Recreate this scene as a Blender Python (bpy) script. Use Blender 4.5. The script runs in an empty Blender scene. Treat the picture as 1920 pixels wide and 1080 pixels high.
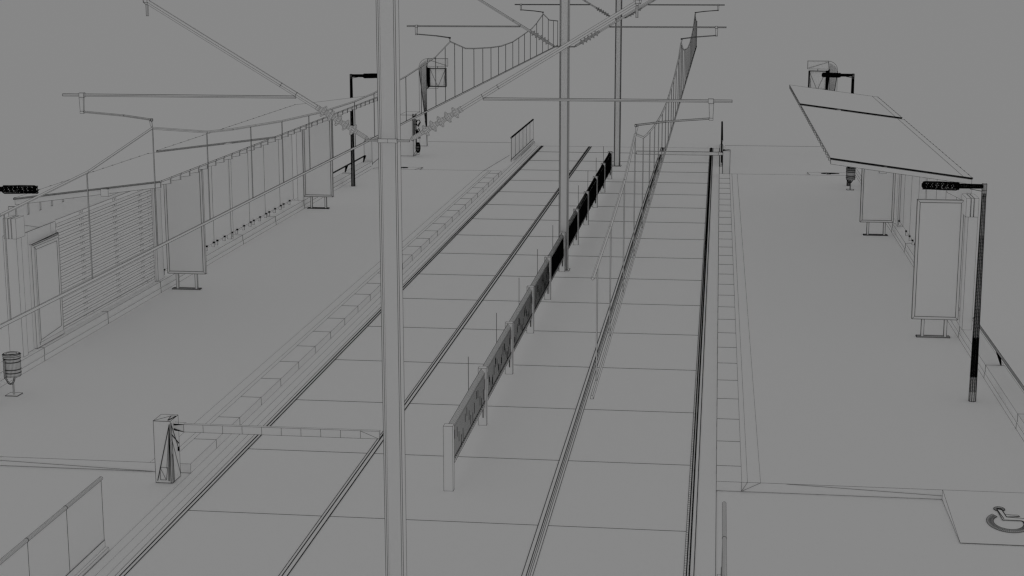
import bpy, math
from mathutils import Vector

# ------------------------------------------------------------------ scene, camera, light
sc = bpy.context.scene
COL = sc.collection
CAM = Vector((0.0, 0.0, 5.1))
YAW, PITCH, ROLL, FPX = 0.126330425, 0.198004073, -0.000879547, 3032.95
cy, sy, cp, sp = math.cos(YAW), math.sin(YAW), math.cos(PITCH), math.sin(PITCH)
FWD = Vector((-sy * cp, cy * cp, -sp))
RGT = Vector((cy, sy, 0)); UP = RGT.cross(FWD)
R2 = RGT * math.cos(ROLL) + UP * math.sin(ROLL)
U2 = UP * math.cos(ROLL) - RGT * math.sin(ROLL)
cam = bpy.data.cameras.new('camera'); cam.sensor_width = 36; cam.lens = FPX / 1920 * 36
cam.clip_start = 0.05; cam.clip_end = 3000
co = bpy.data.objects.new('camera', cam); COL.objects.link(co)
from mathutils import Matrix
m = Matrix((R2, U2, -FWD)).transposed().to_4x4(); m.translation = CAM
co.matrix_world = m; sc.camera = co

w = bpy.data.worlds.new('World'); sc.world = w; w.use_nodes = True
bg = w.node_tree.nodes['Background']
bg.inputs[0].default_value = (0.2335, 0.2335, 0.2335, 1); bg.inputs[1].default_value = 1.0   # flat, shadowless overcast
sc.view_settings.view_transform = 'Standard'; sc.view_settings.look = 'None'
sc.view_settings.exposure = 0; sc.view_settings.gamma = 1
sc.cycles.max_bounces = 24; sc.cycles.diffuse_bounces = 24
sc.cycles.filter_width = 1.4

def mat(name, col, var=0.0):
    mt = bpy.data.materials.new(name); mt.use_nodes = True
    nt = mt.node_tree; nt.nodes.clear()
    out = nt.nodes.new('ShaderNodeOutputMaterial'); d = nt.nodes.new('ShaderNodeBsdfDiffuse')
    nt.links.new(d.outputs[0], out.inputs[0])
    n = nt.nodes.new('ShaderNodeTexNoise'); n.inputs['Scale'].default_value = 6
    r = nt.nodes.new('ShaderNodeMapRange'); r.inputs['To Min'].default_value = col - var; r.inputs['To Max'].default_value = col
    nt.links.new(n.outputs['Fac'], r.inputs['Value'])
    c = nt.nodes.new('ShaderNodeCombineColor')
    for i in range(3): nt.links.new(r.outputs[0], c.inputs[i])
    nt.links.new(c.outputs[0], d.inputs['Color'])
    return mt
CLAY = mat('matte_clay', 1.028, 0.001)
INK = mat('black_edge', 0.004, 0.001)
MATS = [CLAY, INK]

# ------------------------------------------------------------------ mesh builder
ID = lambda p: p
ROT = lambda p: (-5.175 - p[0], 54.66 - p[1], p[2])        # the stop is the same turned half round
MIR = lambda p: (-5.175 - p[0], p[1], p[2])
def depth(p): return max(3.0, (Vector(p) - CAM).dot(FWD))

LW = 0.82          # overall weight of drawn edges
class B:
    def __init__(s, T=ID): s.V = []; s.F = []; s.M = []; s.T = T
    def raw(s, vs, fs, m=0):
        o = len(s.V); s.V += [tuple(v) for v in vs]
        for f in fs: s.F.append([o + i for i in f]); s.M.append(m)
    def ln(s, a, b, w=.8):
        a = Vector(s.T(a)); b = Vector(s.T(b)); d = b - a
        if d.length < 1e-6: return
        n = int(d.length / 1.6) + 1
        if n > 1:
            for i in range(n): s.seg(a + d * (i / n), a + d * ((i + 1) / n), w)
            return
        s.seg(a, b, w)
    def seg(s, a, b, w):
        d = (b - a).normalized()
        u = d.cross(Vector((0, 0, 1)) if abs(d.z) < .9 else Vector((1, 0, 0))).normalized(); v = d.cross(u)
        vs = []
        for p in (a, b):
            r = .5 * w * LW * depth(p) / FPX * 1.08
            vs += [p + (u * math.cos(k * math.pi / 2.5) + v * math.sin(k * math.pi / 2.5)) * r for k in range(5)]
        s.raw(vs, [(k, (k + 1) % 5, 5 + (k + 1) % 5, 5 + k) for k in range(5)] + [(4, 3, 2, 1, 0), (5, 6, 7, 8, 9)], 1)
    def pl(s, pts, w=.8, close=False):
        n = len(pts)
        for i in range(n if close else n - 1): s.ln(pts[i], pts[(i + 1) % n], w)
    def face(s, pts, w=.8, m=0):
        s.raw([s.T(p) for p in pts], [tuple(range(len(pts)))], m)
        if w: s.pl(pts, w, True)
    def box(s, x0, x1, y0, y1, z0, z1, w=.8, m=0):
        s.hexa([(x0, y0, z0), (x1, y0, z0), (x1, y1, z0), (x0, y1, z0), (x0, y0, z1), (x1, y0, z1), (x1, y1, z1), (x0, y1, z1)], w, m)
    def hexa(s, P, w=.8, m=0):
        s.raw([s.T(p) for p in P], [(3, 2, 1, 0), (4, 5, 6, 7), (0, 1, 5, 4), (1, 2, 6, 5), (2, 3, 7, 6), (3, 0, 4, 7)], m)
        if w:
            for a, b in ((0, 1), (1, 2), (2, 3), (3, 0), (4, 5), (5, 6), (6, 7), (7, 4), (0, 4), (1, 5), (2, 6), (3, 7)): s.ln(P[a], P[b], w)
    def tube(s, a, b, r0, r1=None, n=8, w=.6, rings=(0, 1), m=0, longs=True):
        if r1 is None: r1 = r0
        s.loft([(a, r0), (b, r1)], n, w, rings, m, longs)
    def loft(s, prof, n=8, w=.6, rings=None, m=0, longs=True):
        A = Vector(prof[0][0]); Z = Vector(prof[-1][0]); d = (Z - A).normalized()
        u = d.cross(Vector((0, 0, 1)) if abs(d.z) < .9 else Vector((0, 1, 0))).normalized(); v = d.cross(u)
        R = []
        for p, r in prof:
            p = Vector(p)
            R.append([tuple(p + (u * math.cos(2 * math.pi * k / n) + v * math.sin(2 * math.pi * k / n)) * r) for k in range(n)])
        vs = [s.T(q) for ring in R for q in ring]; fs = []
        for i in range(len(R) - 1):
            for k in range(n): fs.append((i * n + k, i * n + (k + 1) % n, (i + 1) * n + (k + 1) % n, (i + 1) * n + k))
        fs.append(tuple(range(n - 1, -1, -1))); fs.append(tuple((len(R) - 1) * n + k for k in range(n)))
        s.raw(vs, fs, m)
        if w:
            if longs:
                for i in range(len(R) - 1):
                    for k in range(n): s.ln(R[i][k], R[i + 1][k], w)
            for i in (range(len(R)) if rings is None else [0 if q == 0 else len(R) - 1 for q in rings]): s.pl(R[i], w, True)
    def make(s, name, parent=None, loc=None):
        if parent is not None: loc = Vector(parent['_o'])
        elif loc is None: loc = Vector((0, 0, 0))
        else: loc = Vector(loc)
        me = bpy.data.meshes.new(name)
        me.from_pydata([tuple(Vector(v) - loc) for v in s.V], [], s.F)
        for mt in MATS: me.materials.append(mt)
        me.polygons.foreach_set('material_index', s.M); me.update()
        o = bpy.data.objects.new(name, me); COL.objects.link(o)
        if parent is not None: o.parent = parent; o['_o'] = tuple(loc)
        else: o.location = loc; o['_o'] = tuple(loc)
        return o

def tag(o, label, cat, group=None):
    o['label'] = label; o['category'] = cat
    if group: o['group'] = group
    return o
def thing(name, loc, label, cat, group=None):
    o = bpy.data.objects.new(name, None); COL.objects.link(o); o.location = loc; o['_o'] = tuple(loc)
    o.empty_display_size = .1
    return tag(o, label, cat, group)
def struct(o): o['kind'] = 'structure'; return o

# ------------------------------------------------------------------ ground, paving, track bed
b = B(); b.face([(-600, -60, -.012), (600, -60, -.012), (600, 1500, -.012), (-600, 1500, -.012)], 0)
struct(b.make('ground'))
for T in (ID, MIR):
    b = B(T); b.face([(-9.6, -20, -.006), (-5.25, -20, -.006), (-5.25, 46.52, -.006), (-9.6, 46.52, -.006)], 0)
    b.ln((-9.6, 46.52, -.004), (-5.4, 46.52, -.004), .6)
    struct(b.make('pavement'))
b = B(); b.face([(-5.25, -20, 0), (.075, -20, 0), (.075, 45.72, 0), (-5.25, 45.72, 0)], 0)
b.ln((-5.18, 45.72, 0), (.13, 45.72, 0), .6)
b.ln((-5.25, 6, 0), (-5.25, 45.72, 0), .5); b.ln((-5.155, 6, 0), (-5.155, 45.0, 0), .5)
b.ln((-5.057, 6, 0), (-5.057, 45.72, 0), .5); b.ln((.075, 6, 0), (.075, 45.72, 0), .85)
for k in range(-3, 16):
    y = 14.168 + 2.006 * k
    for x0, x1 in ((-4.91, -3.605), (-3.53, -1.557), (-1.465, -.195)): b.ln((x0, y, .001), (x1, y, .001), 1.25)
struct(b.make('track_bed'))

def rail(lines, label, dots=None, rungs=None):
    b = B(); xs = [l[0] for l in lines]
    b.box(min(xs), max(xs), 3, 45.71, .0005, .002, 0)
    for x, wd in lines: b.ln((x, 6, .003), (x, 45.7, .003), wd)
    if dots:
        y = 12.4
        while y < 45.7: b.ln((dots[0], y, .003), (dots[1], y, .003), dots[2]); y += .09
    if rungs:
        y = 12.4
        while y < 30: b.ln((rungs[0], y, .003), (rungs[1], y, .003), .5); y += .06
    tag(b.make('tram_rail', loc=(sum(xs) / len(xs), 3, 0)), label, 'rail', 'tram rails set into the slab track')
rail([(-4.985, .75), (-4.945, 2.4), (-4.908, 2.0)], 'tram rail beside the left platform, leftmost of the four rails')
rail([(-3.605, 1.3), (-3.576, 2.2), (-3.532, 2.1)], 'tram rail left of the low mesh fence, running behind the big mast foot')
rail([(-1.557, 1.4), (-1.519, 1.8), (-1.503, 1.1), (-1.487, 1.0), (-1.465, 1.0)], 'tram rail under the right overhead wire, third from the left platform')
rail([(-.193, .9), (-.170, 2.6), (-.146, 3.2), (-.107, 1.7)], 'heavy dark tram rail beside the right platform edge', dots=(-.153, -.139, 2.3), rungs=(-.193, -.17))

# ------------------------------------------------------------------ platforms, ramps
def platform(T, ya, yb, j0, st):
    b = B(T); H = .096
    b.box(-8.5, -5.25, ya, yb, .0, H, 0)
    b.ln((-5.25, ya, H), (-5.25, yb, H), .5)
    for x, wd in ((-5.497, .55), (-5.553, .5), (-5.68, .5)): b.ln((x, ya, H), (x, yb, H), wd)
    b.ln((-8.5, ya, H), (-5.25, ya, H), .6); b.ln((-8.5, yb, H), (-5.25, yb, H), .6)
    b.ln((-8.5, ya, .001), (-5.25, ya, .001), .6); b.ln((-8.5, yb, .001), (-5.25, yb, .001), .6)
    b.ln((-5.25, ya, 0), (-5.25, ya, H), .6); b.ln((-5.25, yb, 0), (-5.25, yb, H), .6)
    yy = ya - .003
    if T is ID: b.ln((-5.65, yy, .002), (-7.35, yy, .058), .6)
    else:
        b.ln((-5.93, yy, .095), (-7.425, yy, .036), .6)
        for x in (-5.496, -5.553, -5.68): b.ln((-5.496, yy, .002), (x, yy, .096), .6)
    b.ln((-5.68, yb + .003, .096), (-7.425, yb + .003, .03), .5)
    y = j0
    while y < yb - .1:
        b.ln((-5.497, y, H + .001), (-5.25, y, H + .001), .95); b.ln((-5.249, y, H), (-5.249, y, 0.005), .95); y += st
    struct(b.make('platform'))
platform(ID, 15.29, 39.25, 16.152, .8685); platform(MIR, 15.385, 39.33, 15.899, .8675)
# small wedges at the ends of the edge strips
b = B()
b.hexa([(-5.68, 39.252, 0), (-5.25, 39.252, 0), (-5.25, 43.35, 0), (-5.57, 43.35, 0), (-5.68, 39.252, .09), (-5.25, 39.252, .09), (-5.25, 43.35, .002), (-5.57, 43.35, .002)], 0)
b.ln((-5.68, 39.26, .096), (-5.57, 43.35, .004), .6)
struct(b.make('kerb_wedge'))

def symbol(T, cx, cy0, sx, sgn, ramp):
    # raised wheelchair symbol lying on the slope; local u = x, v = y
    def P(u, v, dz=0):
        yy = cy0 + sgn * v
        return (cx + sx * u, yy, zr(yy) + .006 + dz)
    def zr(y): return .096 * max(0, min(1, 1 - abs(y - ramp[0]) / abs(ramp[1] - ramp[0])))
    b = B(T)
    n = 44; a0, a1 = math.radians(128), math.radians(375)
    inn = []; out = []
    for i in range(n + 1):
        a = a0 + (a1 - a0) * i / n
        out.append(P(.195 * math.cos(a), .225 * math.sin(a) - .02)); inn.append(P(.135 * math.cos(a), .155 * math.sin(a) - .02))
    for i in range(n):
        b.face([out[i], out[i + 1], inn[i + 1], inn[i]], 0); b.ln(out[i], inn[i], 1.5)
        b.ln(out[i], inn[i + 1], .5)
    b.pl(out, .9); b.pl(inn, 1.2)
    hd = [P(-.035 + .05 * math.cos(t * math.pi / 9), .285 + .05 * math.sin(t * math.pi / 9)) for t in range(18)]
    b.face(hd, 1.6)
    for i in range(0, 18): b.ln(hd[i], P(-.035, .285), 1.0)
    body = [P(-.06, .27, .003), P(-.015, .255, .003), P(.0, .09, .003), P(.15, .075, .003), P(.24, -.03, .003), P(.2, -.06, .003), P(.12, .025, .003), P(-.045, .025, .003)]
    b.face(body, 1.3); b.ln(body[0], P(-.03, .05, .004), 1.6); b.ln(body[1], P(-.0, .10, .004), 1.9)
    arm = [P(.0, .15, .003), P(.11, .15, .003), P(.125, .12, .003), P(.0, .10, .003)]
    b.face(arm, 1.1); b.ln(arm[0], arm[2], .8)
    return b
def ramp(T, y0, y1, label):
    x0, x1 = -8.52, -7.425
    root = thing('access_ramp', T((-7.97, (y0 + y1) / 2, 0)), label, 'ramp', 'wheelchair ramps at the platform ends')
    b = B(T); b.hexa([(x0, y1, 0), (x1, y1, 0), (x1, y0, 0), (x0, y0, 0), (x0, y1, .002), (x1, y1, .002), (x1, y0, .096), (x0, y0, .096)], .65)
    b.make('ramp_slab', root)
    o = symbol(T, -7.925, (y0 + y1) / 2 + (.13 if y1 > y0 else -.10), -1, -1 if y1 > y0 else 1, (y0, y1))
    o.make('wheelchair_symbol', root)
ramp(MIR, 15.384, 14.17, 'sloping slab with a raised wheelchair symbol in the bottom right corner')
ramp(ID, 39.252, 40.45, 'low ramp slab behind the left platform, half hidden by the big mast')
ramp(MIR, 39.331, 40.6, 'low ramp slab behind the right platform, behind the far litter bin')

# ------------------------------------------------------------------ plinth
def plinth(T, label):
    root = thing('shelter_plinth', T((-8.6, 27.3, 0)), label, 'plinth', 'stepped plinths under the shelters')
    k = B(T); k.box(-8.76, -8.501, 15.3, 39.4, 0, .17, 0)
    for z in (.096, .17): k.ln((-8.5, 15.3, z), (-8.5, 39.25, z), .5)
    y = 17.056
    while y < 39.2: k.ln((-8.498, y, .097), (-8.5, y, .17), .8); y += 2.22
    k.make('kerb', root)
    k = B(T); k.box(-8.735, -8.515, 15.3, 39.4, .171, .264, 0)
    for x in (-8.51, -8.735): k.ln((x, 15.3, .264), (x, 39.4, .264), .5)
    y = 17.09
    while y < 39.2: k.ln((-8.51, y, .175), (-8.51, y, .264), .8); k.ln((-8.51, y, .265), (-8.735, y, .265), .8); y += 2.215
    k.ln((-8.51, 39.4, .264), (-8.735, 39.4, .264), .7); k.ln((-8.51, 39.4, .12), (-8.51, 39.4, .264), .7)
    k.make('coping', root)
plinth(ID, 'long low stepped plinth carrying the left shelter, jointed every two metres')
plinth(ROT, 'long low stepped plinth carrying the right shelter, running out at the right edge')

# ------------------------------------------------------------------ shelters
XT, ZT, XB, ZB = -6.71, 2.507, -8.60, 2.263
def rz(x): return ZB + (x - XB) / (XT - XB) * (ZT - ZB)
def shelter(T, label):
    root = thing('tram_shelter', T((-8.6, 27, .264)), label, 'shelter', 'long shelters on the two platforms')
    for si, (y0, y1, n, yr) in enumerate(((18.86, 23.67, 14, 18.878), (24.06, 32.41, 23, 24.08))):
        r = B(T); t = .018
        r.hexa([(XB, y0, ZB - t), (XT, y0, ZT - t), (XT, y1, ZT - t), (XB, y1, ZB - t), (XB, y0, ZB), (XT, y0, ZT), (XT, y1, ZT), (XB, y1, ZB)], .8)
        e1, e2 = (.35, .5) if (T is ID and si) else (1.0, 1.1) if T is ID else (1.5, 1.5)
        ye = y1 + .001 if T is ROT else y0
        r.ln((XT, ye, ZT), (XB, ye, ZB), e1); r.ln((XT, ye, ZT - .01), (XB, ye, ZB - .01), e2)
        if T is ROT: r.ln((XB + .12, y0, rz(XB + .12) + .002), (XB + .12, y1, rz(XB + .12) + .002), .5)
        roof = r.make('roof', root)
        for k in range(n):
            y = yr + (y1 - .0 - yr) * k / (n - 1 + (0.02 if si == 0 else 0.02))
            q = B(T); a, c = -8.588, XT - .003
            q.hexa([(a, y, rz(a) - .085), (c, y, ZT - .08), (c, y + .035, ZT - .08), (a, y + .035, rz(a) - .085),
                    (a, y, rz(a) - .019), (c, y, ZT - .0195), (c, y + .035, ZT - .0195), (a, y + .035, rz(a) - .019)], .6)
            q.ln((c, y, ZT - .075), (c, y, ZT), 1.1); q.ln((c + .004, y + .017, ZT - .004), (c + .004, y + .04, ZT - .004), 1.6)
            q.ln((a - .012, y, rz(a)), (a - .012, y + .04, rz(a)), 1.8)
            q.make('rafter', roof)
    q = B(T)
    q.box(-7.465, -7.37, 18.845, 32.42, 2.31, 2.40, .6); q.make('purlin', root)
    # columns
    q = B(T); q.box(-8.735, -8.56, 18.79, 18.93, .264, 1.80, .6); q.make('column', root)
    q = B(T); q.box(-8.63, -8.505, 32.57, 32.85, .264, 1.80, .6); q.make('column', root)
    q = B(T); q.box(-8.66, -8.565, 23.8, 24.06, .264, 2.14, .6); q.make('column', root)
    q = B(T); q.box(-8.66, -8.585, 27.72, 27.84, .264, 2.14, .7); q.make('column', root)
    # boarded brackets at both gables
    for y0, y1 in ((18.6, 18.845), (32.43, 32.86)):
        q = B(T)
        for x0, x1 in ((-8.63, -8.575), (-8.565, -8.535), (-8.525, -8.47)): q.box(x0, x1, y0, y1, 1.8, 2.05, .55)
        q.make('gable_bracket', root)
    for k in range(6):
        y = 18.878 + .3675 * k
        q = B(T); q.box(-8.68, -8.588, y, y + .03, 2.004, rz(-8.588) - .11, .8); q.make('rafter_tail', root)
    q = B(T); q.hexa([(-8.6, 32.3, 1.9), (-8.28, 32.3, 2.06), (-8.28, 32.41, 2.06), (-8.6, 32.41, 1.9), (-8.6, 32.3, 2.16), (-8.24, 32.3, 2.18), (-8.24, 32.41, 2.18), (-8.6, 32.41, 2.16)], .5)
    q.make('corner_brace', root)
    # solid wall with the door
    q = B(T); q.box(-8.68, -8.6, 18.935, 20.08, .265, 1.785, 0)
    q.ln((-8.6, 18.94, .265), (-8.6, 18.94, 1.785), .5); q.ln((-8.6, 19.2, .265), (-8.6, 19.2, 1.785), .5)
    q.ln((-8.6, 18.94, 1.785), (-8.6, 20.08, 1.785), .8); q.ln((-8.6, 19.93, 1.66), (-8.6, 19.93, 1.785), .6)
    q.ln((-8.6, 18.94, .266), (-8.6, 19.2, .266), .5)
    q.ln((-8.6, 18.7, 1.98), (-8.6, 19.58, 1.785), .5)
    q.make('wall', root)
    d = B(T); X = -8.596
    d.box(X - .01, X + .025, 19.23, 20.1, .27, 1.62, .8); d.ln((X + .03, 19.24, 1.62), (X + .03, 20.08, 1.64), 1.9); d.ln((X + .03, 19.25, 1.60), (X + .03, 20.08, 1.61), 1.0)
    dr = d.make('door', root)
    d = B(T); X = -8.57
    d.box(X - .002, X + .012, 19.30, 20.05, .33, 1.575, .5)
    d.ln((X + .014, 19.335, .36), (X + .014, 19.335, 1.54), .8); d.ln((X + .014, 20.0, .40), (X + .014, 20.0, 1.54), .8)
    d.ln((X + .014, 19.335, 1.54), (X + .014, 20.0, 1.54), .7); d.ln((X + .014, 19.335, .36), (X + .014, 20.0, .40), .8)
    d.ln((X + .014, 19.335, .36), (X + .014, 19.30, .30), .8); d.ln((X + .014, 19.335, 1.54), (X + .014, 19.30, 1.58), .8)
    d.make('door_leaf', dr)
    # louvred wall
    s = B(T); z = .262
    if T is ROT:
        s.box(-8.69, -8.60, 20.11, 23.745, .264, 1.79, .5); z = 9
    while z < 1.75:
        s.box(-8.63, -8.60, 20.11, 23.745, z, z + .048, 0)
        s.ln((-8.60, 20.12, z + .048), (-8.60, 23.745, z + .048), .5); s.ln((-8.60, 20.12, z), (-8.60, 23.745, z), .85)
        s.ln((-8.60, 20.12, z), (-8.60, 20.12, z + .048), .5)
        z += .0845
    z0 = z
    s.ln((-8.60, 20.09, .26), (-8.60, 20.09, 1.78), .6)
    for y in (21.12, 22.38, 23.42):
        s.box(-8.69, -8.665, y, y + .06, .264, 1.78, .8)
    s.make('louvres', root)
    s = B(T); s.box(-8.66, -8.60, 23.745, 23.8, .264, 1.80, .6); s.make('jamb', root)
    s = B(T); s.box(-8.70, -8.603, 18.94, 23.8, 1.79, 2.12, 0); s.ln((-8.6, 20.08, 1.80), (-8.6, 23.8, 1.80), .5); s.make('fascia', root)
    # glass back wall: panes on clamps
    J = [24.07, 24.66, 25.71, 26.76, 27.80, 28.94, 30.00, 31.07, 32.1]
    for i in range(len(J) - 1):
        g = B(T); a, c = J[i], J[i + 1]
        g.box(-8.61, -8.60, a + .004, c - .004, .365, 2.12, 0)
        g.ln((-8.60, c, .365), (-8.60, c, 2.12), .95); g.ln((-8.60, a, .365), (-8.60, c, .365), .55)
        if i == 0: g.ln((-8.6, a, .365), (-8.6, a, 2.12), .9)
        pane = g.make('glass_pane', root)
    F = [24.13, 25.3, 25.85, 26.30, 26.70, 26.90, 27.33, 27.76, 28.09, 28.52, 28.95, 29.16, 29.58, 30.0, 30.22, 30.64, 31.07, 31.28, 31.75]
    for y in F:
        g = B(T); g.box(-8.622, -8.578, y - .012, y + .012, .30, .368, .5)
        g.box(-8.628, -8.572, y - .02, y + .02, .370, .386, .9, 1); g.make('clamp', root)
    # leaning rail beyond the glass
    h = B(T); h.tube((-8.65, 32.86, .43), (-8.65, 39.2, .43), .013, n=8, w=.9)
    for y in (34.85, 37.2):
        h.ln((-8.65, y, .43), (-8.65, y, .425), 1)
    hr = h.make('leaning_rail', root)
    for y in (34.8, 37.2, 39.2):
        h = B(T); h.hexa([(-8.70, y, .265), (-8.69, y, .265), (-8.69, y + .01, .265), (-8.70, y + .01, .265), (-8.67, y - .06, .42), (-8.64, y - .06, .42), (-8.64, y + .06, .42), (-8.67, y + .06, .42)], 1.4, 1)
        h.make('rail_bracket', hr)
    return root
shelter(ID, 'long shelter on the left platform with a door and louvred wall at its near end')
shelter(ROT, 'long shelter on the right platform seen from above its two sloping roof panels')

# low cabinet ending the left plinth
b = B(); b.box(-8.72, -8.52, 39.42, 40.3, .0, .77, .75); b.ln((-8.52, 39.42, .2), (-8.52, 40.3, .25), 1.3)
tag(b.make('end_cabinet', loc=(-8.62, 39.9, 0)), 'low plain box ending the left plinth, just left of the big mast', 'cabinet')

# ------------------------------------------------------------------ poster panels
def poster(x0, x1, y, label):
    root = thing('poster_stand', ((x0 + x1) / 2, y, .096), label, 'poster stand', 'upright poster stands on two legs')
    z0, z1 = .346, 1.985
    b = B(); b.box(x0, x1, y, y + .05, z0, z1, 1.0); d = .037
    c = [(x0 + d, y - .002, z0 + d), (x1 - d, y - .002, z0 + d), (x1 - d, y - .002, z1 - d), (x0 + d, y - .002, z1 - d)]
    o = [(x0, y, z0), (x1, y, z0), (x1, y, z1), (x0, y, z1)]
    for a, q in zip(c, o): b.ln(a, q, .6)
    b.make('frame', root)
    b = B(); b.face(c, 1.0); b.make('poster_face', root)
    wd = x1 - x0
    for x in (x0 + wd * .215, x0 + wd * .71):
        b = B(); b.box(x, x + .037, y + .005, y + .04, .1, z0 - .001, .95); b.make('leg', root)
    b = B(); b.box(x0 + wd * .12, x0 + wd * .84, y - .03, y + .07, .096, .108, 1.3)
    b.ln((x0 + wd * .12, y + .02, .11), (x0 + wd * .84, y + .02, .11), 2); b.make('base_plate', root)
poster(2.692, 3.306, 22.05, 'large upright poster stand on the right platform, beside the near lamp post')
poster(2.694, 3.306, 30.54, 'poster stand farther back on the right platform, partly under the shelter roof')
poster(-8.49, -7.875, 24.02, 'poster stand on the left platform, next to the louvred wall')
poster(-8.505, -7.89, 32.60, 'poster stand on the left platform near the far lamp post')

# ------------------------------------------------------------------ lamps
def lamp(x, y, sgn, label, dark=1.0):
    root = thing('street_lamp', (x, y, .096), label, 'street lamp', 'single arm street lamps on the platforms')
    b = B(); n = 10; N = 150
    prof = []
    for i in range(N + 1):
        t = i / N; z = .096 + 2.44 * t; prof.append(((x, y, z), .040 - .017 * t))
    near = y < 25 and x > 0
    b.loft([prof[0], prof[-1]], n, 1.7 if near else 1.8, None, 0)
    if near:
        for i in range(0, N, 1):
            (p, r), (p2, r2) = prof[i], prof[i + 1]; t = i / N
            wd = .45 if t < .045 else (1.3 if t < .12 else (2.4 if t < .31 else (1.6 if t < .45 else 1.35 if t < .8 else .8)))
            for k in range(n):
                a = 2 * math.pi * k / n; c = 2 * math.pi * (k + 1) / n
                b.ln((p[0] + r * math.cos(a), y + r * math.sin(a), p[2]), (p[0] + r * math.cos(c), y + r * math.sin(c), p[2] + .016), wd)
        # heavy silhouette edges
    b.make('pole', root)
    b = B(); b.loft([((x, y, 2.50), .026), ((x, y, 2.57), .027), ((x, y, 2.645), .027)], 12, 1.1); b.make('cap', root)
    b = B(); b.tube((x + sgn * .02, y, 2.615), (x + sgn * .31, y, 2.615), .021, .024, 12, 2.2)
    for i in range(14): b.ln((x + sgn * (.03 + .02 * i), y - .024, 2.60), (x + sgn * (.03 + .02 * i), y - .02, 2.635), 2.4)
    b.ln((x + sgn * .02, y - .01, 2.56), (x + sgn * .16, y - .01, 2.585), 1.3)
    b.make('arm', root)
    b = B(); L0, L1 = x + sgn * .29, x + sgn * .69
    b.loft([((L0, y, 2.61), .028), ((L0 + sgn * .02, y, 2.61), .042), ((L0 + sgn * .2, y, 2.615), .044), ((L1 - sgn * .025, y, 2.62), .040), ((L1, y, 2.62), .018)], 14, 2.4)
    for i in range(26):
        t = (i + .5) / 26; xx = L0 + (L1 - L0) * t
        for k in range(14):
            if (i * 7 + k * 5) % 11 < (9 if near or y < 18 else 10):
                a = 2 * math.pi * k / 14; c = a + .9
                b.ln((xx, y + .043 * math.cos(a), 2.615 + .043 * math.sin(a)), (xx + .015, y + .043 * math.cos(c), 2.615 + .043 * math.sin(c)), 2.0)
    b.make('lamp_head', root)
lamp(3.023, 18.75, -1, 'street lamp nearest the camera on the right, its whole tall pole visible')
lamp(3.02, 37.5, -1, 'street lamp behind the far end of the right shelter roof')
lamp(-8.25, 36.08, 1, 'street lamp on the left platform seen just left of the big mast')
lamp(-8.25, 17.2, 1, 'street lamp at the left edge with only its dark lamp head in view')

# ------------------------------------------------------------------ litter bins
def bin_(x, y, rot, label):
    T = (lambda p: p) if not rot else (lambda p: (2 * x - p[0], 2 * y - p[1], p[2]))
    root = thing('litter_bin', (x, y, .096), label, 'litter bin', 'round litter bins on a foot')
    b = B(T); b.box(x - .075, x + .075, y - .075, y + .075, .096, .102, 1.0); b.make('base_plate', root)
    b = B(T); b.tube((x, y, .102), (x, y, .25), .010, n=6, w=.6); b.make('stem', root)
    b = B(T)
    pts = [(x - .05, y - .105, .54), (x - .05, y - .105, .33)] + [(x - .05 * math.cos(t), y - .07, .33 - .085 * math.sin(t)) for t in [i * math.pi / 8 for i in range(1, 8)]] + [(x + .05, y - .07, .33)]
    for i in range(len(pts) - 1): b.tube(pts[i], pts[i + 1], .009, n=5, w=.9)
    b.make('hanger', root)
    b = B(T); r = .098
    b.loft([((x, y, .325), r * .93), ((x, y, .34), r), ((x, y, .57), r)], 40, .62)
    for z in (.375, .415, .505, .545):
        b.pl([(x + (r + .001) * math.cos(2 * math.pi * k / 40), y + (r + .001) * math.sin(2 * math.pi * k / 40), z) for k in range(40)], 1.9, True)
    b.make('body', root)
    b = B(T); N = 40
    def ring(rr, z): return [(x + rr * math.cos(2 * math.pi * k / N), y + rr * math.sin(2 * math.pi * k / N), z) for k in range(N)]
    R = [ring(.099, .568), ring(.105, .575), ring(.105, .59), ring(.085, .602), ring(.065, .600), ring(.062, .575)]
    for i in range(len(R) - 1):
        for k in range(N): b.face([R[i][k], R[i][(k + 1) % N], R[i + 1][(k + 1) % N], R[i + 1][k]], 0)
    for k in range(N):
        b.ln(R[2][k], R[3][k], 1.3)
    for q in R[1:]: b.pl(q, 1.1, True)
    b.face(list(reversed(R[5])), .6)
    b.make('rim', root)
bin_(-8.19, 17.65, False, 'litter bin at the left edge in front of the left shelter')
bin_(3.0, 36.82, True, 'small litter bin under the far end of the right shelter roof')

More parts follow.
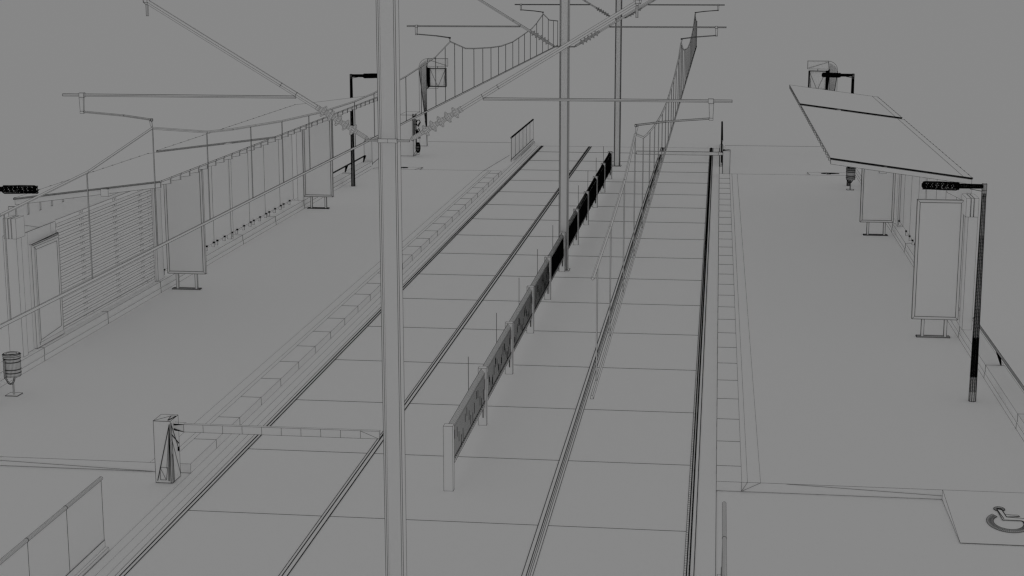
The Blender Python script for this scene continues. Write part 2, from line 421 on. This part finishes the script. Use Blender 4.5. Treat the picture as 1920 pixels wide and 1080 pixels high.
# ------------------------------------------------------------------ railings
def railing(T, y0, y1, bays, label, hw=.55, pw=1.0):
    root = thing('glass_railing', T((-5.31, (y0 + y1) / 2, 0)), label, 'railing', 'glass railings beside the track')
    b = B(T); b.hexa([(-5.35, y0, 0), (-5.26, y0, 0), (-5.26, y1, 0), (-5.35, y1, 0), (-5.34, y0, .03), (-5.265, y0, .03), (-5.265, y1, .03), (-5.34, y1, .03)], .6); b.make('kerb', root)
    b = B(T); b.box(-5.316, -5.296, y0, y1, .03, .095, .65); b.ln((-5.298, y0, .095), (-5.298, y1, .095), 1.3); b.make('base_channel', root)
    st = (y1 - y0) / bays
    for i in range(bays):
        g = B(T); a, c = y0 + st * i, y0 + st * (i + 1)
        g.box(-5.312, -5.302, a + .003, c - .003, .096, .645, 0)
        g.ln((-5.301, c, .096), (-5.301, c, .645), pw)
        if i == 0: g.ln((-5.301, a, .096), (-5.301, a, .645), pw)
        g.make('glass_pane', root)
    h = B(T); h.tube((-5.308, y0, .66), (-5.308, y1 + .02, .66), .017, n=12, w=hw)
    for i in range(1, bays):
        yy = y0 + st * i
        h.pl([(-5.308 + .0175 * math.cos(k * math.pi / 6), yy, .66 + .0175 * math.sin(k * math.pi / 6)) for k in range(12)], 1.4, True)
    h.make('handrail', root)
railing(ID, 8.39, 13.05, 6, 'glass railing in the bottom left corner')
railing(ID, 41.63, 46.66, 6, 'small distant glass railing beyond the left platform', 1.0)
railing(ROT, 8.1, 13.05, 6, 'distant glass railing beyond the right platform, seen edge on', 1.3, 2.6)
railing(ROT, 41.6, 46.7, 6, 'glass railing at the bottom edge right of the tracks, seen along its handrail')

# ------------------------------------------------------------------ barriers
def barrier(T, label):
    root = thing('gate_barrier', T((-5.42, 15.07, 0)), label, 'barrier', 'lifting arm barriers at the platform ends')
    X0, X1, Y0, Y1, Z = -5.5, -5.325, 14.95, 15.19, .64
    b = B(T); b.box(X0, X1, Y0, Y1, 0, Z, 1.0)
    e = .003; top = (X1 - .01, Y0 - e, Z - .03)
    for x, z, wd in ((X0 + .02, .02, 1.6), (X0 + .03, .05, .9), (X0 + .055, .15, .8), (X0 + .13, .02, .9), (X0 + .12, .15, .8), (X1 - .03, .02, 1.4), (X1 - .015, .0, 1.2)):
        b.ln(top, (x, Y0 - e, z), wd)
    q = [(X0 + .05, Y0 - e, .03), (X0 + .05, Y0 - e, .16), (X0 + .13, Y0 - e, .16), (X0 + .11, Y0 - e, .03)]
    b.pl(q, .8, True); b.ln(q[1], q[3], .7)
    for z0, z1, y1, wd in ((.5, .35, Y1 - .02, 2.2), (.6, .3, Y1 - .03, 1.4), (.62, .0, Y0 + .05, 1.2), (.45, .02, Y1, .9), (.3, .0, Y0 + .02, .9)):
        b.ln((X1 + e, Y0 + .02, z0), (X1 + e, y1, z1), wd)
    b.ln((X0, Y0, Z + e), (X0 + .12, Y1 - .05, Z + e), .7); b.ln((X0 + .12, Y1 - .05, Z + e), (X1, Y1 - .05, Z + e), .9)
    b.ln((X0 + .12, Y1 - .05, Z + e), (X0 + .14, Y0 + .03, Z + e), 1.3); b.ln((X1, Y1 - .06, Z + e), (X1 - .03, Y0 + .03, Z + e), 2.2); b.ln((X0, Y0, Z), (X1, Y0, Z), 1.3)
    b.make('cabinet', root)
    b = B(T); b.box(X1 + .002, X1 + .012, Y1 - .05, Y1 - .035, .28, .315, 1.2, 1); b.make('lock', root)
    b = B(T); ya, yb = 15.03, 15.07; z0, z1 = .512, .59
    xs = [-5.216 + .2 * i for i in range(10)] + [-3.225]
    b.box(-5.216, -3.225, ya, yb, z0, z1, .65)
    for x in xs: b.ln((x, ya, z0), (x, ya, z1), .8)
    b.ln((-3.42, ya, z1), (-3.23, ya, z0), .7); b.ln((-3.225, ya, z0), (-3.19, ya + .1, z1 - .02), 1.2)
    hub = (-5.32, ya + .02, .55)
    for z in (z0, z1):
        for i in range(4): b.ln((-5.32, ya, .55 + (.028 if z > .55 else -.02) + .005 * i), (-5.216, ya, z), 1.1)
    b.hexa([(-5.32, ya + .003, .53), (-5.217, ya + .003, z0), (-5.217, yb - .003, z0), (-5.32, yb - .003, .53), (-5.32, ya + .003, .57), (-5.217, ya + .003, z1), (-5.217, yb - .003, z1), (-5.32, yb - .003, .57)], 0)
    b.ln((-5.32, yb, .51), (-5.2, yb, .51), .6); b.ln((-5.32, yb, .6), (-5.2, yb, .6), .6)
    b.make('barrier_arm', root)
barrier(ID, 'barrier at the near left with its long arm reaching behind the big mast')
barrier(ROT, 'distant barrier by the right platform, its arm reaching left over the rails')

# ------------------------------------------------------------------ curved display columns
def totem(T, label):
    root = thing('display_column', T((-8.3, 45.4, 0)), label, 'display column', 'curved top display columns beyond the platforms')
    y0, y1 = 45.34, 45.5; XL, XC, ZH = -8.405, -8.19, 2.47; r = .25
    arc = [(XL + r - r * math.cos(t), ZH - r + r * math.sin(t)) for t in [i * math.pi / 2 / 12 for i in range(13)]]
    prof = [(XL, 0)] + arc + [(XC + .035, ZH), (XC, ZH - .22), (XC, 0)]
    b = B(T); n = len(prof)
    vs = [T((x, y0, z)) for x, z in prof] + [T((x, y1, z)) for x, z in prof]
    b.raw(vs, [tuple(range(n)), tuple(range(2 * n - 1, n - 1, -1))] + [(i, i + n, (i + 1) % n + n, (i + 1) % n) for i in range(n)])
    b.pl([(x, y0, z) for x, z in prof], .65, True)
    for x, z in arc: b.ln((x, y0, z), (x, y1, z), .5)
    for i in range(13):
        t = i / 12; x = XL + .005 + (XC - XL - .01) * t
        b.ln((x, y0 - .004, 2.22 + .2 * math.sqrt(t)), (XC - .005, y0 - .004, .4), .26)
    b.ln((XL, y0 - .005, 2.2), (XC - .01, y0 - .005, .45), 1.5)
    for i in range(5): b.ln((XC - .05 + .01 * i, y0 - .006, .72), (XC - .006, y0 - .006, .4), 1.3)
    b.ln((XC - .008, y0 - .005, .35), (XC, y0 - .005, 0), 1.4)
    b.make('column', root)
    b = B(T); b.box(XC + .036, -7.597, y0 + .01, y1 - .01, 2.255, ZH, .65); b.ln((XC + .06, y0, 2.44), (-7.62, y0, 2.28), .6); b.make('header', root)
    b = B(T); b.box(-8.10, -7.63, y0 + .03, y1 - .05, 1.69, 2.20, .8)
    b.ln((-8.08, y0 + .025, 2.16), (-7.88, y0 + .025, 1.70), .6); b.ln((-7.66, y0 + .025, 2.16), (-7.86, y0 + .025, 1.70), .6); b.ln((-7.68, y0 + .025, 2.0), (-7.70, y0 + .025, 1.72), .6)
    s = b.make('screen', root)
    b = B(T)
    for i in range(6): b.ln((-8.185 + .01 * i, y0, 2.26 - .012 * i), (-8.15 + .01 * i, y0, 1.66 + .01 * i), 2.2)
    b.box(-8.16, -8.10, y0 + .01, y1 - .02, 1.69, 2.2, 1.6, 1)
    for i in range(3): b.ln((-7.655 + .012 * i, y0, 2.2 - .01 * i), (-7.65 + .012 * i, y0, 1.69 + .01 * i), 1.5)
    b.ln((-8.1, y0, 2.20), (-7.63, y0, 2.205), 1.9); b.ln((-8.1, y0, 1.69), (-7.63, y0, 1.685), 1.9)
    b.ln((-8.18, y0, 1.63), (-7.87, y0, 1.63), .6); b.ln((-7.87, y0, 1.63), (-7.85, y0, 1.69), .7); b.ln((-8.18, y0, 1.63), (-8.1, y0, 1.69), 1.8)
    b.ln((-7.87, y0, 2.2), (-7.87, y0, 2.26), 1.2)
    b.make('screen_bracket', s)
totem(ID, 'tall curved top column with a square screen, right of the big mast in the distance')
totem(MIR, 'tall curved top column with a square screen rising behind the right shelter roof')

# equipment cabinet right of the mast
root = thing('equipment_cabinet', (-8.3, 43.0, 0), 'waist high cabinet with black fittings at the foot of the distant left display column', 'cabinet')
b = B(); b.hexa([(-8.5, 42.885, 0), (-8.13, 42.885, 0), (-8.05, 43.4, 0), (-8.5, 43.4, 0), (-8.5, 42.885, 1.105), (-8.13, 42.885, 1.105), (-8.03, 43.4, 1.15), (-8.4, 43.4, 1.15)], .65)
b.make('cabinet_body', root)
b = B()
import random
rnd = random.Random(4)
for z0, z1 in ((.95, 1.14), (.4, .95)):
    b.ln((-8.13, 42.87, z0), (-8.125, 42.87, z1), 2.4)
b.ln((-8.09, 42.87, .5), (-8.09, 42.87, 1.0), 2.2); b.ln((-8.12, 42.87, 1.05), (-8.03, 42.87, 1.13), 2.5); b.ln((-8.045, 42.87, .3), (-8.05, 42.87, 1.0), 2.6)
for i in range(60):
    cx = -8.0 + rnd.uniform(-.045, .05); cz = rnd.choice((.86, .7, .62, .53)) + rnd.uniform(-.05, .05)
    b.ln((cx, 42.86, cz), (cx + rnd.uniform(-.05, .05), 42.86, cz + rnd.uniform(-.06, .06)), 2.0)
b.ln((-8.04, 42.86, .95), (-7.96, 42.86, .98), 2.0); b.ln((-7.96, 42.86, .98), (-7.91, 42.86, .9), 1.6)
b.make('fittings', root)
b = B()
b.loft([((-7.985, 42.8, .11), .02), ((-7.985, 42.8, .14), .045), ((-7.985, 42.8, .22), .06), ((-7.985, 42.8, .30), .055), ((-7.985, 42.8, .37), .03)], 12, 1.9)
b.make('float', root)
b = B(); b.hexa([(-8.128, 42.88, 0), (-8.11, 42.88, .0), (-8.11, 42.9, 0), (-8.128, 42.9, 0), (-8.05, 42.88, .16), (-8.0, 42.88, .1), (-8.0, 42.9, .1), (-8.05, 42.9, .16)], .8); b.make('foot_bracket', root)

# ------------------------------------------------------------------ low fence between the tracks
root = thing('track_fence', (-2.54, 26.9, 0), 'low mesh fence with square posts running between the two tracks', 'fence')
PY = [15.042 + 2.333 * k for k in range(6)] + [29.37 + 2.345 * k for k in range(5)]
for i, y in enumerate(PY):
    b = B(); b.box(-2.59, -2.497, y, y + .09, 0, .663, .75); b.make('post', root)
    if i:
        b = B(); b.tube((-2.70, y, 0), (-2.70, y, .79), .002, n=4, w=.45); b.make('marker_rod', root)
for i in range(len(PY) - 1):
    y0, y1 = PY[i] + .091, PY[i + 1] - .001
    b = B(); X0, X1 = -2.555, -2.515; X = X1
    b.box(X0, X1 - .002, y0, y1, .22, .61, 0)
    b.hexa([(X0, y0, .611), (X1 - .002, y0, .611), (X1 - .002, y1, .611), (X0, y1, .611), (X0, y0, .655), (X0 + .002, y0, .655), (X0 + .002, y1, .655), (X0, y1, .655)], 0)
    f = (.75, .68, .62, .62, .75, 1, 1, 1, 1, 1)[i]
    for z, wd in ((.61, .55), (.598, .5), (.285, 1.9), (.262, .8), (.225, .5)): b.ln((X, y0, z), (X, y1, z), wd)
    b.ln((X0, y0, .656), (X0, y1, .656), .8)
    n = 60
    for k in range(n):
        y = y0 + (y1 - y0) * (k + .5) / n
        b.ln((X, y, .285), (X, y, .60), .75 * f); b.ln((X, y, .612), (X0 + .002, y, .657), .75 * f)
        if (k * 5) % 7 < 2 + (i > 0) * 1: 
            c = .44 + .09 * math.sin(k * .33 + i); b.ln((X, y + .008, c - .06 * f - .015 * (k % 3)), (X, y + .008, c + .06 * f), 1.2)
        if k % 2: b.ln((X, y, .225), (X, y + .02, .285), .6)
        if i >= 5: b.ln((X, y + .016, .29), (X, y + .016, .60), .8 if i > 4 else .5)
    b.ln((X, y0 + .006, .22), (X, y0 + .006, .60), 1.2)
    b.make('mesh_panel', root)
    b = B(); b.box(-2.566, -2.531, y1 - .035, y1 - .003, .2, .62, 1.0); b.ln((-2.531, y1 - .037, .1), (-2.531, y1 - .037, .62), 2.2); b.make('end_channel', root)

# ------------------------------------------------------------------ overhead line masts
def mast(y, label):
    root = thing('overhead_mast', (-2.533, y, 0), label, 'mast', 'steel masts carrying the overhead wires')
    X0, X1 = -2.607, -2.459; h = .067; t = .0145; H = 5.9
    b = B()
    for a, c in ((X0, X0 + t), (X1 - t, X1)): b.box(a, c, y - h, y + h, .012, H, 1.0)
    b.box(X0 + t, X1 - t, y - .01, y + .01, .012, H, .7)
    b.ln((X1, y - h, 0.012), (X1, y - h, H), .9); b.ln((X1, y + h, .012), (X1, y + h, H), 1.2)
    b.make('column', root)
    b = B(); b.box(-2.655, -2.43, y - .11, y + .11, 0, .012, .7); b.make('base_plate', root)
    for s in (-1, 1):
        c = -2.533
        P = lambda x, z, dy=0: (c + s * x, y + dy, z)
        b = B(); b.tube(P(.075, 3.755, -.075), P(.175, 3.755, -.075), .009, n=6, w=.7)
        b.box(min(c, c + s * .08), max(c, c + s * .08), y - .08, y - .068, 3.738, 3.768, .6); b.make('clamp', root)
        # cantilever tube
        a = Vector(P(.17, 3.757)); e = Vector(P(1.93, 4.822)); d = (e - a).normalized()
        b = B(); b.tube(tuple(a + d * .45), tuple(e), .019, n=6, w=.6)
        for q in (.66, .8): b.pl([tuple(a + d * q + Vector((0, .0205 * math.cos(k * math.pi / 3), .0)) + d.cross(Vector((0, 1, 0))) * .0205 * math.sin(k * math.pi / 3)) for k in range(6)], .7, True)
        b.make('cantilever_tube', root)
        # ribbed insulator
        prof = [(0, .010), (.02, .017), (.10, .017)]
        for k in range(5):
            u = .12 + .068 * k
            prof += [(u, .019), (u + .005, .030), (u + .014, .047), (u + .022, .047), (u + .03, .026), (u + .05, .019)]
        prof += [(.45, .022), (.47, .022)]
        b = B(); b.loft([(tuple(a + d * u), r) for u, r in prof], 12, .42); b.make('insulator', root)
        # horizontal arm
        b = B(); b.tube(P(.74, 4.078), P(2.64, 4.078), .011, n=6, w=.75); b.make('cross_arm', root)
        b = B(); b.box(c + s * 2.48 - .019, c + s * 2.48 + .019, y - .018, y + .018, 4.062, 4.095, .7)
        x = c + s * 2.485
        b.hexa([(x - .013, y - .01, 3.935), (x + .013, y - .01, 3.935), (x + .013, y + .01, 3.935), (x - .013, y + .01, 3.935), (x - .018, y - .01, 4.062), (x + .018, y - .01, 4.062), (x + .018, y + .01, 4.062), (x - .018, y + .01, 4.062)], .75)
        b.box(x - .015, x + .015, y - .012, y + .012, 3.933, 3.949, .6)
        hg = b.make('drop_bracket', root)
        b = B(); b.tube(P(2.47, 3.945), P(2.144, 3.919), .007, n=5, w=.7); b.tube(P(2.144, 3.919), P(1.915, 3.889), .007, n=5, w=.8); b.box(c + s * 1.915 - .006, c + s * 1.915 + .006, y - .008, y + .008, 3.878, 3.895, 1.2)
        b.make('registration_arm', root)
        b = B(); b.hexa([(c + s * 1.915 - .004, y - .004, 3.82), (c + s * 1.915 + .004, y - .004, 3.82), (c + s * 1.915 + .004, y + .004, 3.82), (c + s * 1.915 - .004, y + .004, 3.82), (c + s * 1.925 - .01, y - .004, 3.88), (c + s * 1.925 + .01, y - .004, 3.88), (c + s * 1.925 + .01, y + .004, 3.88), (c + s * 1.925 - .01, y + .004, 3.88)], .6)
        b.make('wire_clip', root)
        b = B(); b.tube(P(1.912, 4.70), P(1.912, 4.79), .010, n=6, w=.7); b.loft([(P(1.912, 4.79), .012), (P(1.916, 4.805), .026), (P(1.916, 4.83), .03), (P(1.916, 4.90), .03)], 6, .8); b.make('end_cap', root)
mast(12.37, 'tall foreground mast with flanged sides and ribbed insulators, crossing the whole picture height')
mast(26.87, 'second overhead mast, rising from the middle of the low fence')
mast(41.35, 'farthest overhead mast, standing just beyond the last fence post')

# ------------------------------------------------------------------ overhead wires
MS = [(8.19, 3.503), (9.54, 3.555), (11.0, 3.645), (12.36, 3.822), (13.74, 3.652), (14.5, 3.60), (16.22, 3.512), (17.84, 3.455), (19.6, 3.432), (20.75, 3.446), (22.94, 3.512),
      (25.43, 3.650), (26.86, 3.825), (28.49, 3.631), (29.5, 3.577), (31.75, 3.482), (33.2, 3.437), (35.17, 3.432), (37.3, 3.51), (38.8, 3.575), (39.84, 3.665), (41.34, 3.845), (42.83, 3.64), (45.1, 3.54)]
DR = [8.52, 9.6, 10.98, 12.37, 13.74, 15.09, 16.22, 17.33, 18.42, 19.6, 20.75, 21.9, 22.94, 24.15, 25.43, 26.35, 27.31, 28.16, 29.5, 30.63, 31.75, 32.86, 33.98, 35.17, 36.24, 37.32, 38.49, 39.84, 41.2, 42.57, 43.91, 45.08]
def mz(y):
    for (a, za), (c, zc) in zip(MS, MS[1:]):
        if a <= y <= c: return za + (zc - za) * (y - a) / (c - a)
    return 3.54
def wires(X, label):
    root = thing('overhead_wire', (X, 26.6, 2.87), label, 'overhead wire', 'overhead wire pairs hung over the tracks')
    b = B()
    for (a, za), (c, zc) in zip(MS, MS[1:]): b.tube((X, a, za), (X, c, zc), .009, n=4, w=.62)
    b.make('messenger_wire', root)
    b = B(); b.hexa([(X - .008, 8.21, 2.855), (X + .008, 8.21, 2.855), (X + .008, 45.1, 2.863), (X - .008, 45.1, 2.863), (X - .005, 8.21, 2.875), (X + .005, 8.21, 2.875), (X + .005, 45.1, 2.88), (X - .005, 45.1, 2.88)], .8)
    b.make('contact_wire', root)
    for y in DR:
        b = B(); b.box(X - .003, X + .003, y - .003, y + .003, 2.875, mz(y), .62); b.make('dropper', root)
wires(-4.445, 'overhead wire pair hung above the left track, sagging between masts')
wires(-.62, 'overhead wire pair hung above the right track, its near end cut off in mid air')
for o in bpy.data.objects:
    if '_o' in o: del o['_o']
